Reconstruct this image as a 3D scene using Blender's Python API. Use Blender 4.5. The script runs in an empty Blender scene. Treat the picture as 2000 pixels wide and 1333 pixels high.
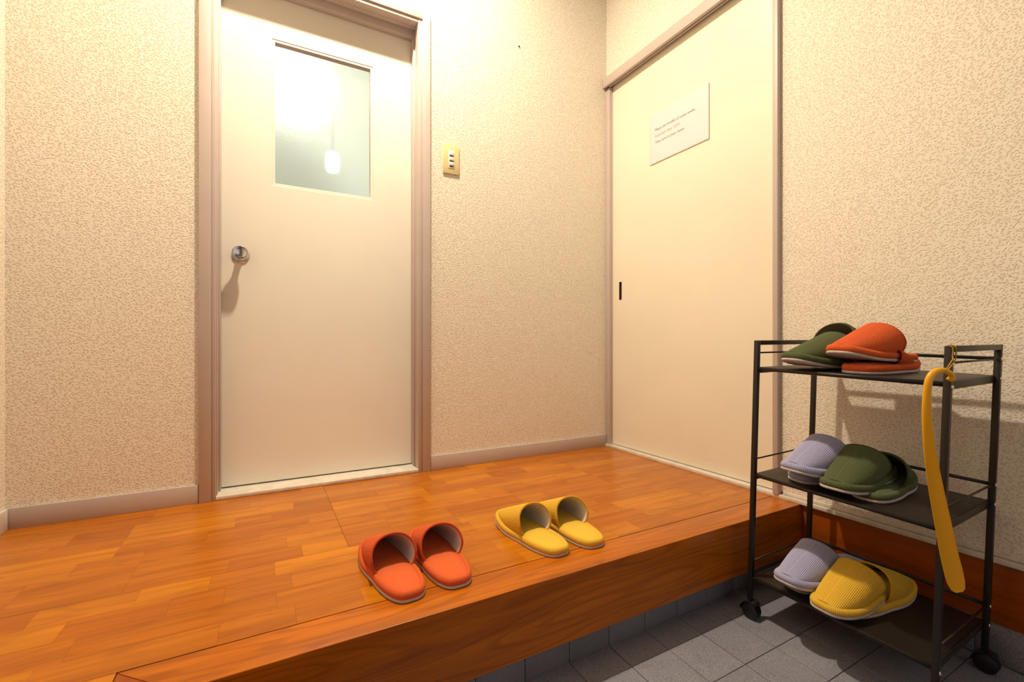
import bpy, bmesh, math, random
from mathutils import Matrix, Vector

random.seed(7)
scene = bpy.context.scene
COL = scene.collection
PI = math.pi

# ------------------------------------------------------------------ camera
CAM = Vector((-1.4755, -1.7237, 0.5))
cd = bpy.data.cameras.new('camera')
cd.sensor_width = 36.0
cd.lens = 885.85 / 2000.0 * 36.0
cd.shift_y = (671.4 - 666.5) / 2000.0
cd.clip_start = 0.02
cam = bpy.data.objects.new('camera', cd)
COL.objects.link(cam)
cam.location = CAM
cam.rotation_euler = (PI / 2, 0, -math.radians(28.8))
scene.camera = cam

# ------------------------------------------------------------------ world, lamps, exposure
w = bpy.data.worlds.new('world')
scene.world = w
w.use_nodes = True
w.node_tree.nodes['Background'].inputs[0].default_value = (0.5, 0.55, 0.7, 1)
w.node_tree.nodes['Background'].inputs[1].default_value = 0.05

def lamp(name, loc, power, color, radius):
    ld = bpy.data.lights.new(name, 'POINT')
    ld.energy = power
    ld.color = color
    ld.shadow_soft_size = radius
    o = bpy.data.objects.new(name, ld)
    COL.objects.link(o)
    o.location = loc
    return o

# round ceiling downlight over the raised floor, assumed from the cast shadows
dl = bpy.data.lights.new('ceiling_downlight', 'AREA')
dl.shape = 'DISK'
dl.size = 0.085
dl.energy = 42.5
dl.spread = math.radians(173)
dl.color = (1.0, 0.852, 0.64)
dlo = bpy.data.objects.new('ceiling_downlight', dl)
COL.objects.link(dlo)
dlo.location = (-1.17, -0.46, 2.40)
lamp('corridor_fill_light', (-1.27, 0.40, 2.1), 22.0, (0.97, 1.0, 0.92), 0.08)  # unseen extra light, added to brighten the room behind the pane

cy = scene.cycles
cy.max_bounces = 7
cy.diffuse_bounces = 3
cy.glossy_bounces = 3
cy.transmission_bounces = 6
cy.caustics_reflective = False
cy.caustics_refractive = False
vs = scene.view_settings
vs.view_transform = 'Standard'
vs.look = 'None'
vs.exposure = 0.0
vs.gamma = 1.0
vs.use_curve_mapping = False

# ------------------------------------------------------------------ node helpers
class N:
    def __init__(self, name):
        self.m = bpy.data.materials.new(name)
        self.m.use_nodes = True
        self.t = self.m.node_tree
        self.b = self.t.nodes['Principled BSDF']
    def add(self, typ, **kw):
        n = self.t.nodes.new(typ)
        for k, v in kw.items():
            setattr(n, k, v)
        return n
    def link(self, a, b):
        self.t.links.new(a, b)
    def math(self, op, a, b=None, c=None, clamp=False):
        n = self.add('ShaderNodeMath', operation=op, use_clamp=clamp)
        for i, v in enumerate((a, b, c)):
            if v is None:
                continue
            if isinstance(v, (int, float)):
                n.inputs[i].default_value = v
            else:
                self.link(v, n.inputs[i])
        return n.outputs[0]
    def comb(self, x, y, z=0.0):
        n = self.add('ShaderNodeCombineXYZ')
        for i, v in enumerate((x, y, z)):
            if isinstance(v, (int, float)):
                n.inputs[i].default_value = v
            else:
                self.link(v, n.inputs[i])
        return n.outputs[0]
    def ramp(self, fac, stops, interp='LINEAR'):
        n = self.add('ShaderNodeValToRGB')
        n.color_ramp.interpolation = interp
        e = n.color_ramp.elements
        while len(e) < len(stops):
            e.new(0.5)
        for el, (p, c) in zip(e, stops):
            el.position = p
            el.color = (c[0], c[1], c[2], 1) if not isinstance(c, (int, float)) else (c, c, c, 1)
        self.link(fac, n.inputs[0])
        return n.outputs[0]
    def noise(self, vec, scale, detail=2.0, rough=0.5, dist=0.0):
        n = self.add('ShaderNodeTexNoise')
        n.inputs['Scale'].default_value = scale
        n.inputs['Detail'].default_value = detail
        n.inputs['Roughness'].default_value = rough
        n.inputs['Distortion'].default_value = dist
        if vec is not None:
            self.link(vec, n.inputs['Vector'])
        return n.outputs[0]
    def mix(self, fac, a, b, mode='MIX'):
        n = self.add('ShaderNodeMix', data_type='RGBA', blend_type=mode)
        for sock, v in ((n.inputs[0], fac), (n.inputs[6], a), (n.inputs[7], b)):
            if isinstance(v, (int, float)):
                sock.default_value = v
            elif isinstance(v, tuple):
                sock.default_value = (v[0], v[1], v[2], 1)
            else:
                self.link(v, sock)
        return n.outputs[2]
    def bump(self, h, strength=0.3, dist=0.001):
        n = self.add('ShaderNodeBump')
        n.inputs['Strength'].default_value = strength
        n.inputs['Distance'].default_value = dist
        self.link(h, n.inputs['Height'])
        self.link(n.outputs[0], self.b.inputs['Normal'])
    def pos(self):
        g = self.add('ShaderNodeNewGeometry')
        s = self.add('ShaderNodeSeparateXYZ')
        self.link(g.outputs['Position'], s.inputs[0])
        return s.outputs[0], s.outputs[1], s.outputs[2], g.outputs['Position']
    def objc(self):
        g = self.add('ShaderNodeTexCoord')
        s = self.add('ShaderNodeSeparateXYZ')
        self.link(g.outputs['Object'], s.inputs[0])
        return s.outputs[0], s.outputs[1], s.outputs[2], g.outputs['Object']
    def base(self, c):
        if isinstance(c, tuple):
            self.b.inputs['Base Color'].default_value = (c[0], c[1], c[2], 1)
        else:
            self.link(c, self.b.inputs['Base Color'])
    def rough(self, r):
        self.b.inputs['Roughness'].default_value = r
    def spec(self, r):
        self.b.inputs['Specular IOR Level'].default_value = r

def srgb(r, g, b):
    def f(c):
        c /= 255.0
        return c / 12.92 if c <= 0.04045 else ((c + 0.055) / 1.055) ** 2.4
    return (f(r), f(g), f(b))

def paint(name, c, rough=0.5, spec=0.4, var=0.06, scale=9.0, bump=0.0):
    n = N(name)
    x, y, z, p = n.pos()
    f = n.noise(p, scale, 3.0, 0.6)
    d = tuple(max(0, v * (1 - var * 2.2)) for v in c)
    n.base(n.mix(n.ramp(f, [(0.35, 0.0), (0.65, 1.0)]), d, c))
    n.rough(rough)
    n.spec(spec)
    if bump:
        n.bump(n.noise(p, 220.0, 2.0), bump, 0.0006)
    return n.m

# ------------------------------------------------------------------ materials
def wallpaper(name, axis):
    """Embossed vinyl paper: short raised straws lying in all directions."""
    n = N(name)
    x, y, z, p = n.pos()
    u = x if axis == 'x' else y
    sel = n.noise(n.comb(u, z, 0.0), 75.0, 0.0)
    dash = None
    for k, (ang, lo, hi) in enumerate(((0.12, -1.0, 0.44), (0.95, 0.44, 0.56), (2.35, 0.56, 2.0))):
        ca, sa = math.cos(ang), math.sin(ang)
        a = n.math('ADD', n.math('MULTIPLY', u, ca / 0.0094), n.math('MULTIPLY', z, sa / 0.0094))
        b = n.math('SUBTRACT', n.math('MULTIPLY', z, ca / 0.0045), n.math('MULTIPLY', u, sa / 0.0045))
        v = n.add('ShaderNodeTexVoronoi', feature='F1', voronoi_dimensions='2D')
        v.inputs['Scale'].default_value = 1.0
        v.inputs['Randomness'].default_value = 0.95
        n.link(n.comb(n.math('ADD', a, 31.7 * k), n.math('ADD', b, 17.3 * k), 0.0), v.inputs['Vector'])
        m = n.math('MULTIPLY', n.math('GREATER_THAN', sel, lo), n.math('LESS_THAN', sel, hi))
        d = n.math('MULTIPLY', m, n.math('SUBTRACT', 1.0, v.outputs['Distance']))
        dash = d if dash is None else n.math('ADD', dash, d)
    hgt = n.ramp(dash, [(0.58, 1.0), (0.86, 0.0)])
    n.base(n.mix(hgt, (0.70, 0.59, 0.455), (0.90, 0.833, 0.72)))
    n.rough(0.62)
    n.spec(0.25)
    n.bump(hgt, 0.55, 0.0011)
    return n.m

M_PAPER_X = wallpaper('wallpaper_back', 'x')
M_PAPER_Y = wallpaper('wallpaper_side', 'y')
M_TRIM = paint('taupe_trim_paint', (0.57, 0.475, 0.435), 0.42, 0.45, 0.02, 8)
M_DOOR = paint('cream_door_paint', (0.88, 0.835, 0.74), 0.38, 0.45, 0.018, 3)
M_SLIDE = paint('yellowish_cream_board', (0.88, 0.81, 0.655), 0.36, 0.45, 0.02, 2.5)
M_SILL = paint('worn_cream_sill', (0.80, 0.72, 0.62), 0.5, 0.4, 0.08, 30)
M_CEIL = paint('ceiling_paint', (0.88, 0.86, 0.82), 0.8, 0.2, 0.02, 4)
M_DARK = paint('dark_gap', (0.03, 0.02, 0.012), 0.9, 0.1, 0.0, 4)

def wood(name, tones, along, rough=0.3, rnd=True, grain=0.42, ringw=0.40, dark=(0.16, 0.032, 0.003)):
    n = N(name)
    x, y, z, p = n.pos()
    if rnd:
        oi = n.add('ShaderNodeObjectInfo')
        r = oi.outputs['Random']
    else:
        r = n.math('ADD', 0.35, 0.0)
    off = n.math('MULTIPLY', r, 37.0)
    if along == 'x':
        a, b, c = x, y, z
    else:
        a, b, c = y, x, z
    a2 = n.math('ADD', a, off)
    # long soft streaks + fine pores + cathedral figure
    v1 = n.comb(n.math('MULTIPLY', a2, 2.2), n.math('MULTIPLY', b, 30.0), n.math('ADD', n.math('MULTIPLY', c, 30.0), off))
    s1 = n.noise(v1, 1.0, 3.0, 0.55, 0.4)
    v2 = n.comb(n.math('MULTIPLY', a2, 14.0), n.math('MULTIPLY', b, 420.0), n.math('MULTIPLY', c, 420.0))
    s2 = n.noise(v2, 1.0, 2.0, 0.6)
    v3 = n.comb(n.math('MULTIPLY', a2, 1.5), n.math('MULTIPLY', b, 14.0), n.math('ADD', n.math('MULTIPLY', c, 14.0), off))
    f3 = n.noise(v3, 1.0, 1.0, 0.4)
    ring = n.math('SINE', n.math('MULTIPLY', f3, 70.0))
    ring = n.ramp(ring, [(0.40, 0.0), (0.98, 1.0)])
    tone = n.ramp(r, tones) if rnd else None
    if tone is None:
        rgb = n.add('ShaderNodeRGB')
        rgb.outputs[0].default_value = (*tones[0][1], 1)
        tone = rgb.outputs[0]
    bb = n.noise(p, 5.0, 3.0, 0.6)
    tone = n.mix(n.math('MULTIPLY', bb, 0.55), tone, (0.46, 0.120, 0.005))
    c1 = n.mix(n.math('MULTIPLY', n.ramp(s1, [(0.38, 0.0), (0.72, 1.0)]), grain), tone, dark)
    c2 = n.mix(n.math('MULTIPLY', ring, grain * ringw), c1, dark)
    c3 = n.mix(n.math('MULTIPLY', n.ramp(s2, [(0.52, 0.0), (0.7, 1.0)]), grain * 0.5), c2, dark)
    n.base(c3)
    n.rough(rough)
    n.spec(0.28)
    n.b.inputs['Coat Weight'].default_value = 0.07
    n.b.inputs['Coat Roughness'].default_value = 0.16
    n.bump(s2, 0.06, 0.0005)
    return n.m

TONES = [(0.0, (0.54, 0.160, 0.005)), (0.3, (0.58, 0.188, 0.009)), (0.55, (0.49, 0.135, 0.005)),
         (0.78, (0.62, 0.217, 0.010)), (1.0, (0.71, 0.250, 0.003))]
M_PARQ = wood('parquet_oak', TONES, 'x', 0.27)
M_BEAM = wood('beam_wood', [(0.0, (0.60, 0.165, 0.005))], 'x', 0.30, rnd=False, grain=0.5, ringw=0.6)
M_BEAM_Y = wood('beam_wood_shaded', [(0.0, (0.33, 0.060, 0.004))], 'y', 0.32, rnd=False, grain=0.5)  # beam wood darkened: shade on the plinth is put into its colour

def tile_mat(name, c):
    n = N(name)
    x, y, z, p = n.pos()
    oi = n.add('ShaderNodeObjectInfo')
    f1 = n.noise(p, 620.0, 2.0, 0.7)
    f2 = n.noise(p, 30.0, 3.0, 0.6)
    f3 = n.noise(p, 5.0, 2.0, 0.6)
    lo = tuple(v * 0.45 for v in c)
    hi = tuple(min(1, v * 1.55) for v in c)
    k = n.mix(n.ramp(f1, [(0.36, 0.0), (0.64, 1.0)]), lo, hi)
    k = n.mix(n.math('MULTIPLY', n.ramp(f2, [(0.5, 0.0), (0.8, 1.0)]), 0.25), k, lo)
    k = n.mix(n.math('MULTIPLY', oi.outputs['Random'], 0.18), k, lo)
    k = n.mix(n.math('MULTIPLY', n.ramp(f3, [(0.4, 0.0), (0.8, 1.0)]), 0.25), k, hi)
    n.base(k)
    n.rough(0.55)
    n.spec(0.35)
    n.bump(f1, 0.25, 0.0006)
    return n.m
M_TILE = tile_mat('speckled_grey_tile', (0.255, 0.252, 0.300))
M_GROUT = paint('grout', (0.17, 0.17, 0.185), 0.9, 0.1, 0.1, 60)

def fabric(name, c, insole=False):
    n = N(name)
    x, y, z, p = n.objc()
    f = n.noise(p, 900.0, 2.0, 0.6)
    g = n.noise(p, 45.0, 2.0, 0.5)
    d = tuple(v * 0.80 for v in c)
    k = n.mix(n.ramp(f, [(0.3, 0.0), (0.7, 1.0)]), d, c)
    k = n.mix(n.math('MULTIPLY', g, 0.25), k, tuple(min(1, v * 1.12) for v in c))
    if not insole:
        ra = n.add('ShaderNodeAttribute', attribute_name='rib')
        k = n.mix(n.ramp(ra.outputs['Fac'], [(0.0, 1.0), (0.55, 0.0)]), k, tuple(v * v * 0.3 + v * 0.45 for v in c))
    n.base(k)
    n.rough(0.9)
    n.spec(0.12)
    n.b.inputs['Sheen Weight'].default_value = 0.35
    n.b.inputs['Sheen Roughness'].default_value = 0.4
    n.b.inputs['Sheen Tint'].default_value = (min(1, c[0] * 1.5 + .1), min(1, c[1] * 1.5 + .1), min(1, c[2] * 1.5 + .1), 1)
    if insole:
        rib = n.math('SINE', n.math('MULTIPLY', y, 2 * PI / 0.0038))
        n.bump(rib, 0.5, 0.0004)
    else:
        n.bump(f, 0.25, 0.0004)
    return n.m

FAB = {
    'red': (0.78, 0.150, 0.045),
    'yellow': (0.88, 0.55, 0.065),
    'green': (0.125, 0.150, 0.068),
    'lavender': (0.47, 0.465, 0.69),
}
M_FAB = {k: fabric('corduroy_' + k, v) for k, v in FAB.items()}
M_INS = {k: fabric('insole_' + k, v if k != 'green' else (0.12, 0.14, 0.07), True) for k, v in FAB.items()}
M_LINING = paint('pale_lining', (0.80, 0.76, 0.83), 0.9, 0.1, 0.04, 60, 0.1)
M_LINING_G = paint('grey_green_lining', (0.32, 0.31, 0.28), 0.9, 0.1, 0.04, 60, 0.1)
M_SOLE = paint('pale_sole', (0.60, 0.52, 0.52), 0.75, 0.2, 0.06, 90, 0.15)
M_SOLE_DK = paint('shaded_sole', (0.42, 0.38, 0.42), 0.75, 0.2, 0.06, 90, 0.15)

def metal_black():
    n = N('dark_brown_powder_coat')
    x, y, z, p = n.objc()
    f = n.noise(p, 700.0, 2.0)
    n.base(n.mix(f, (0.012, 0.0085, 0.007), (0.020, 0.014, 0.011)))
    n.rough(0.42)
    n.spec(0.4)
    n.bump(f, 0.08, 0.0003)
    return n.m
M_RACK = metal_black()
M_RUBBER = paint('black_plastic', (0.012, 0.012, 0.016), 0.4, 0.5, 0.1, 60)

def chrome(name, c, r):
    n = N(name)
    x, y, z, p = n.objc()
    n.base(c)
    n.b.inputs['Metallic'].default_value = 1.0
    f = n.noise(p, 60.0, 2.0)
    n.link(n.math('ADD', r, n.math('MULTIPLY', f, 0.08)), n.b.inputs['Roughness'])
    return n.m
M_CHROME = chrome('brushed_steel', (0.62, 0.60, 0.60), 0.16)
M_SCREW = chrome('zinc_screw', (0.80, 0.80, 0.80), 0.22)

def plastic(name, c, rough=0.35):
    n = N(name)
    x, y, z, p = n.objc()
    f = n.noise(p, 20.0, 2.0)
    n.base(n.mix(f, tuple(v * 0.93 for v in c), c))
    n.rough(rough)
    n.spec(0.5)
    return n.m
M_HORN = plastic('amber_yellow_plastic', (0.86, 0.42, 0.006), 0.34)
M_CORD = plastic('yellow_cord', (0.50, 0.30, 0.03), 0.8)
M_PLATE = plastic('aged_cream_plastic', (0.80, 0.66, 0.34), 0.35)
M_ROCKER = plastic('white_plastic', (0.80, 0.78, 0.72), 0.3)
M_SHEET = plastic('white_paper', (0.78, 0.74, 0.76), 0.5)
M_SLEEVE = plastic('sleeve_edge', (0.55, 0.36, 0.22), 0.4)
M_INK = plastic('black_ink', (0.16, 0.13, 0.13), 0.7)
M_INK_O = plastic('orange_ink', (0.70, 0.33, 0.24), 0.7)
M_RECESS = plastic('brown_recess', (0.10, 0.04, 0.022), 0.5)

def glass_mat():
    n = N('frosted_glass')
    x, y, z, p = n.pos()
    f = n.noise(p, 420.0, 2.0, 0.6)
    g = n.noise(p, 130.0, 2.0, 0.6)
    n.base((0.93, 0.97, 0.94))
    n.rough(0.23)
    n.b.inputs['Transmission Weight'].default_value = 1.0
    n.b.inputs['IOR'].default_value = 1.35
    h = n.math('ADD', f, g)
    n.bump(h, 0.35, 0.0016)
    return n.m
M_GLASS = glass_mat()

def emit(name, c, s):
    n = N(name)
    n.base((0.8, 0.8, 0.8))
    n.b.inputs['Emission Color'].default_value = (*c, 1)
    n.b.inputs['Emission Strength'].default_value = s
    return n.m

# ------------------------------------------------------------------ mesh helpers
def link(o, parent=None, mat=None):
    COL.objects.link(o)
    if parent is not None:
        o.parent = parent
    return o

def mesh_obj(name, verts, faces, mat, parent=None, smooth=False, kind=None):
    me = bpy.data.meshes.new(name)
    me.from_pydata([tuple(v) for v in verts], [], faces)
    me.update()
    if mat is not None:
        me.materials.append(mat)
    if smooth:
        for p in me.polygons:
            p.use_smooth = True
    o = bpy.data.objects.new(name, me)
    link(o, parent)
    if kind:
        o['kind'] = kind
    return o

def bm_obj(name, bm, mat, parent=None, smooth=False, kind=None, autosmooth=None):
    me = bpy.data.meshes.new(name)
    bmesh.ops.recalc_face_normals(bm, faces=bm.faces)
    bm.to_mesh(me)
    bm.free()
    if mat is not None:
        me.materials.append(mat)
    if smooth:
        for p in me.polygons:
            p.use_smooth = True
    if autosmooth is not None:
        for p in me.polygons:
            p.use_smooth = True
        try:
            me.set_sharp_from_angle(angle=autosmooth)
        except Exception:
            pass
    o = bpy.data.objects.new(name, me)
    link(o, parent)
    if kind:
        o['kind'] = kind
    return o

def add_box(bm, x0, x1, y0, y1, z0, z1, bev=0.0, seg=2):
    r = bmesh.ops.create_cube(bm, size=1.0)
    for v in r['verts']:
        v.co = Vector(((x0 + x1) / 2 + v.co.x * (x1 - x0), (y0 + y1) / 2 + v.co.y * (y1 - y0), (z0 + z1) / 2 + v.co.z * (z1 - z0)))
    if bev > 0:
        es = list({e for v in r['verts'] for e in v.link_edges})
        bmesh.ops.bevel(bm, geom=es, offset=bev, segments=seg, affect='EDGES', profile=0.5)

def box(name, x0, x1, y0, y1, z0, z1, mat, parent=None, bev=0.0, kind=None, seg=2):
    bm = bmesh.new()
    add_box(bm, x0, x1, y0, y1, z0, z1, bev, seg)
    return bm_obj(name, bm, mat, parent, kind=kind, autosmooth=0.6 if bev else None)

def tube_data(path, rad, seg=10, cap=True):
    """round tube along a 3-D path; rad is a number or one per point"""
    P = [Vector(p) for p in path]
    n = len(P)
    rs = rad if isinstance(rad, (list, tuple)) else [rad] * n
    T = []
    for i in range(n):
        a = P[max(0, i - 1)]
        b = P[min(n - 1, i + 1)]
        T.append((b - a).normalized())
    up = Vector((0, 0, 1)) if abs(T[0].z) < 0.9 else Vector((1, 0, 0))
    verts, faces = [], []
    u = T[0].cross(up).normalized()
    for i in range(n):
        u = (u - T[i] * u.dot(T[i])).normalized()
        v = T[i].cross(u)
        for k in range(seg):
            a = 2 * PI * k / seg
            verts.append(P[i] + (u * math.cos(a) + v * math.sin(a)) * rs[i])
    for i in range(n - 1):
        for k in range(seg):
            k2 = (k + 1) % seg
            faces.append((i * seg + k, i * seg + k2, (i + 1) * seg + k2, (i + 1) * seg + k))
    if cap:
        faces.append(tuple(range(seg - 1, -1, -1)))
        faces.append(tuple((n - 1) * seg + k for k in range(seg)))
    return verts, faces

def tube(name, path, rad, mat, parent=None, seg=10):
    v, f = tube_data(path, rad, seg)
    return mesh_obj(name, v, f, mat, parent, True)

def lathe(name, prof, mat, parent=None, seg=40, axis='y', loc=(0, 0, 0)):
    """prof: list of (along, radius); axis y means 'along' runs to -Y"""
    verts, faces = [], []
    for (a, r) in prof:
        for k in range(seg):
            t = 2 * PI * k / seg
            if axis == 'y':
                verts.append((loc[0] + r * math.cos(t), loc[1] - a, loc[2] + r * math.sin(t)))
            elif axis == 'x':
                verts.append((loc[0] - a, loc[1] + r * math.cos(t), loc[2] + r * math.sin(t)))
            else:
                verts.append((loc[0] + r * math.cos(t), loc[1] + r * math.sin(t), loc[2] + a))
    n = len(prof)
    for i in range(n - 1):
        for k in range(seg):
            k2 = (k + 1) % seg
            faces.append((i * seg + k, (i + 1) * seg + k, (i + 1) * seg + k2, i * seg + k2))
    faces.append(tuple(range(seg)))
    faces.append(tuple((n - 1) * seg + k for k in range(seg - 1, -1, -1)))
    bm = bmesh.new()
    bv = [bm.verts.new(v) for v in verts]
    for f in faces:
        try:
            bm.faces.new([bv[i] for i in f])
        except ValueError:
            pass
    return bm_obj(name, bm, mat, parent, autosmooth=0.7)

def empty(name, loc, label=None, cat=None, group=None, kind=None):
    o = bpy.data.objects.new(name, None)
    o.empty_display_size = 0.05
    COL.objects.link(o)
    o.location = loc
    tag(o, label, cat, group, kind)
    return o

def tag(o, label=None, cat=None, group=None, kind=None):
    if label: o['label'] = label
    if cat: o['category'] = cat
    if group: o['group'] = group
    if kind: o['kind'] = kind
    return o

# ------------------------------------------------------------------ the room shell
XL = -2.082          # left wall
YF = -2.75           # wall behind the camera
ZC = 2.50            # ceiling
YD = 0.080           # door leaf front
DX0, DX1 = -1.599, -0.947   # door opening between the jambs
DZ1 = 1.730
YSTEP, YJOINT = -0.920, -0.8315
XB0, XB1 = -1.670, -1.582   # left return of the raised floor
XSLIDE = 0.016

def panels(name, rects, flip, mat, plane, val, thick):
    """wall made of rectangles in one plane, with real thickness outwards"""
    bm = bmesh.new()
    for (a0, a1, z0, z1) in rects:
        if plane == 'y':
            add_box(bm, a0, a1, min(val, val + thick), max(val, val + thick), z0, z1)
        else:
            add_box(bm, min(val, val + thick), max(val, val + thick), a0, a1, z0, z1)
    return bm_obj(name, bm, mat, kind='structure')

wb = panels('wall_back', [(XL - 0.1, -1.628, -0.3, ZC), (-0.922, 0.12, -0.3, ZC), (-1.628, -0.922, 1.765, ZC)], 0, M_PAPER_X, 'y', 0.0, 0.10)
tag(wb, 'cream embossed wallpaper wall around the hinged door', 'wall')
wr = panels('wall_right', [(-0.86, 0.02, 1.784, ZC), (YF, -0.845, 0.020, ZC)], 0, M_PAPER_Y, 'x', 0.0, 0.10)
tag(wr, 'cream embossed wallpaper wall around the sliding door', 'wall')
wl = panels('wall_left', [(YF, 0.02, -0.3, ZC)], 0, M_PAPER_Y, 'x', XL, -0.10)
tag(wl, 'cream embossed wallpaper wall at the far left edge', 'wall')
M_ENTR = paint('dark_entrance_wood', (0.085, 0.045, 0.025), 0.5, 0.4, 0.1, 6)
wf = panels('wall_front', [(XL - 0.1, 0.12, -0.4, ZC)], 0, M_ENTR, 'y', YF, -0.10)
tag(wf, 'dark wooden entrance wall behind the viewer', 'wall')
eg = empty('window_assumed', (-0.75, YF + 0.012, 0.0), 'assumed frosted glazing of an entrance door behind the viewer, added for cool fill light', 'window', kind='structure')  # unseen glazing, assumed from bluish shade and added as soft cool fill
M_GLAZING_FILL = emit('added_cool_glazing_glow', (0.66, 0.83, 1.0), 0.34)  # added glow that brightens the hall from behind the camera
for k in range(2):
    box('pane', -0.66 + k * 0.67, -0.01 + k * 0.67, -0.004, 0.0, 0.25, 1.85, M_GLAZING_FILL, eg)  # emissive pane of the assumed glazing
for xx in (-0.70, -0.01, 0.66):
    box('stile', xx, xx + 0.04 if xx > -0.05 and xx < 0.1 else xx + 0.04, -0.012, 0.012, 0.2, 1.9, M_ENTR, eg)
for zz in (0.2, 1.85):
    box('door_rail', -0.66, 0.66, -0.012, 0.012, zz, zz + 0.05, M_ENTR, eg)
ce = box('ceiling', XL - 0.1, 0.12, YF - 0.1, 0.1, ZC, ZC + 0.08, M_CEIL, kind='structure')
tag(ce, 'pale painted ceiling of the entrance hall', 'ceiling')

# little nail spot on the back wall
nail = lathe('nail', [(0.0, 0.003), (0.004, 0.003), (0.005, 0.0015)], M_RACK, None, 10, 'y', (0, 0, 0))
nail.location = (-0.4934, 0.0, 1.7996)
tag(nail, 'tiny dark nail high on the wallpaper between the two doors', 'nail')

# baseboards on the back wall
b1 = box('baseboard_back', XL, -1.652, -0.009, 0.0, 0.0, 0.057, M_TRIM, bev=0.0015, kind='structure')
tag(b1, 'taupe baseboard left of the hinged door', 'baseboard')
b2 = box('baseboard_back', -0.896, -0.0055, -0.009, 0.0, 0.0, 0.057, M_TRIM, bev=0.0015, kind='structure')
tag(b2, 'taupe baseboard between the hinged door and the corner', 'baseboard')
b3 = box('baseboard_left', XL, XL + 0.009, YF, -0.010, 0.0, 0.057, M_SILL, bev=0.0015, kind='structure')  # paler than the other baseboards: the light on it is put into the colour
tag(b3, 'baseboard along the left wall, light on it put into its pale colour', 'baseboard')

# ------------------------------------------------------------------ wooden raised floor
fl = mesh_obj('floor', *(lambda v, f: (v, f))(
    [(XL, 0.1, -0.012), (0.03, 0.1, -0.012), (0.03, YJOINT, -0.012), (XB0, YJOINT, -0.012), (XB0, YF, -0.012), (XL, YF, -0.012),
     (XL, 0.1, -0.03), (0.03, 0.1, -0.03), (0.03, YJOINT, -0.03), (XB0, YJOINT, -0.03), (XB0, YF, -0.03), (XL, YF, -0.03)],
    [(5, 4, 3, 2, 1, 0), (6, 7, 8, 9, 10, 11)]), M_DARK, kind='structure')
tag(fl, 'raised orange-brown parquet floor in front of both doors', 'floor')

block_mesh = {}
def block(x0, x1, y0, y1, gx=0.00012, gy=0.00012):
    key = (round(x1 - x0, 4), round(y1 - y0, 4), gx, gy)
    if key not in block_mesh:
        hx, hy = (x1 - x0) / 2 - gx, (y1 - y0) / 2 - gy
        bm = bmesh.new()
        add_box(bm, -hx, hx, -hy, hy, -0.0115, 0.0)
        bmesh.ops.recalc_face_normals(bm, faces=bm.faces)
        me = bpy.data.meshes.new('parquet_block')
        bm.to_mesh(me)
        bm.free()
        me.materials.append(M_PARQ)
        block_mesh[key] = me
    o = bpy.data.objects.new('parquet_block', block_mesh[key])
    COL.objects.link(o)
    o.parent = fl
    o.location = ((x0 + x1) / 2, (y0 + y1) / 2, random.uniform(-0.00010, 0.00010))

PANEL = -YJOINT / 3.0
ROW = PANEL / 4.0
def rows(xa, xb, ytop, nrow, joints):
    for r in range(nrow):
        y1 = ytop - r * ROW
        y0 = y1 - ROW
        g0 = 0.0005 if (r + 1) % 4 == 0 else 0.0
        g1 = 0.0
        edges = sorted([xa, xb] + [j for j in joints(r) if xa + 0.03 < j < xb - 0.03])
        for a, b in zip(edges[:-1], edges[1:]):
            x = a
            first = True
            while x < b - 1e-6:
                L = random.choice((0.09, 0.12, 0.15, 0.18, 0.24, 0.30))
                e = x + L
                if b - e < 0.07:
                    e = b
                xx = x + (0.0006 if first and a != xa else 0.0)
                block(round(xx, 4), round(e, 4), round(y0 + g0, 5), round(y1, 5))
                first = False
                x = e
rows(XL, 0.0, 0.0, 12, lambda r: [-1.29, -0.38] if r < 8 else [-0.85])
rows(XL, XB0, YJOINT, 26, lambda r: [])
# strips of the floor under the two thresholds are hidden by the sills

# front beam of the raised floor, with a mitred return on the left
def prism(name, poly, z0, z1, mat, parent=None, bev=0.0, kind=None):
    bm = bmesh.new()
    lo = [bm.verts.new((x, y, z0)) for x, y in poly]
    hi = [bm.verts.new((x, y, z1)) for x, y in poly]
    bm.faces.new(lo[::-1])
    bm.faces.new(hi)
    n = len(poly)
    for i in range(n):
        j = (i + 1) % n
        bm.faces.new((lo[i], lo[j], hi[j], hi[i]))
    if bev:
        es = [e for e in bm.edges if all(abs(v.co.z - z1) < 1e-6 for v in e.verts)] 
        bmesh.ops.bevel(bm, geom=es, offset=bev, segments=3, affect='EDGES', profile=0.5)
    return bm_obj(name, bm, mat, parent, kind=kind, autosmooth=0.8 if bev else None)
bmf = prism('trim_1', [(XB0 + 0.0008, YJOINT - 0.0008), (XB1, YSTEP), (0.0, YSTEP), (0.0, YJOINT - 0.0008)], -0.148, 0.0, M_BEAM, bev=0.0018, kind='structure')
tag(bmf, 'solid wood front beam along the edge of the raised floor', 'step beam')
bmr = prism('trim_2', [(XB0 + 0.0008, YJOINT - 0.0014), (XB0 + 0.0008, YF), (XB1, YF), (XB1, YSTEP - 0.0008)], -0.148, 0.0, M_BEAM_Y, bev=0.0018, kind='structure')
tag(bmr, 'wooden return beam at the lower left corner of the step', 'step beam')

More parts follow.
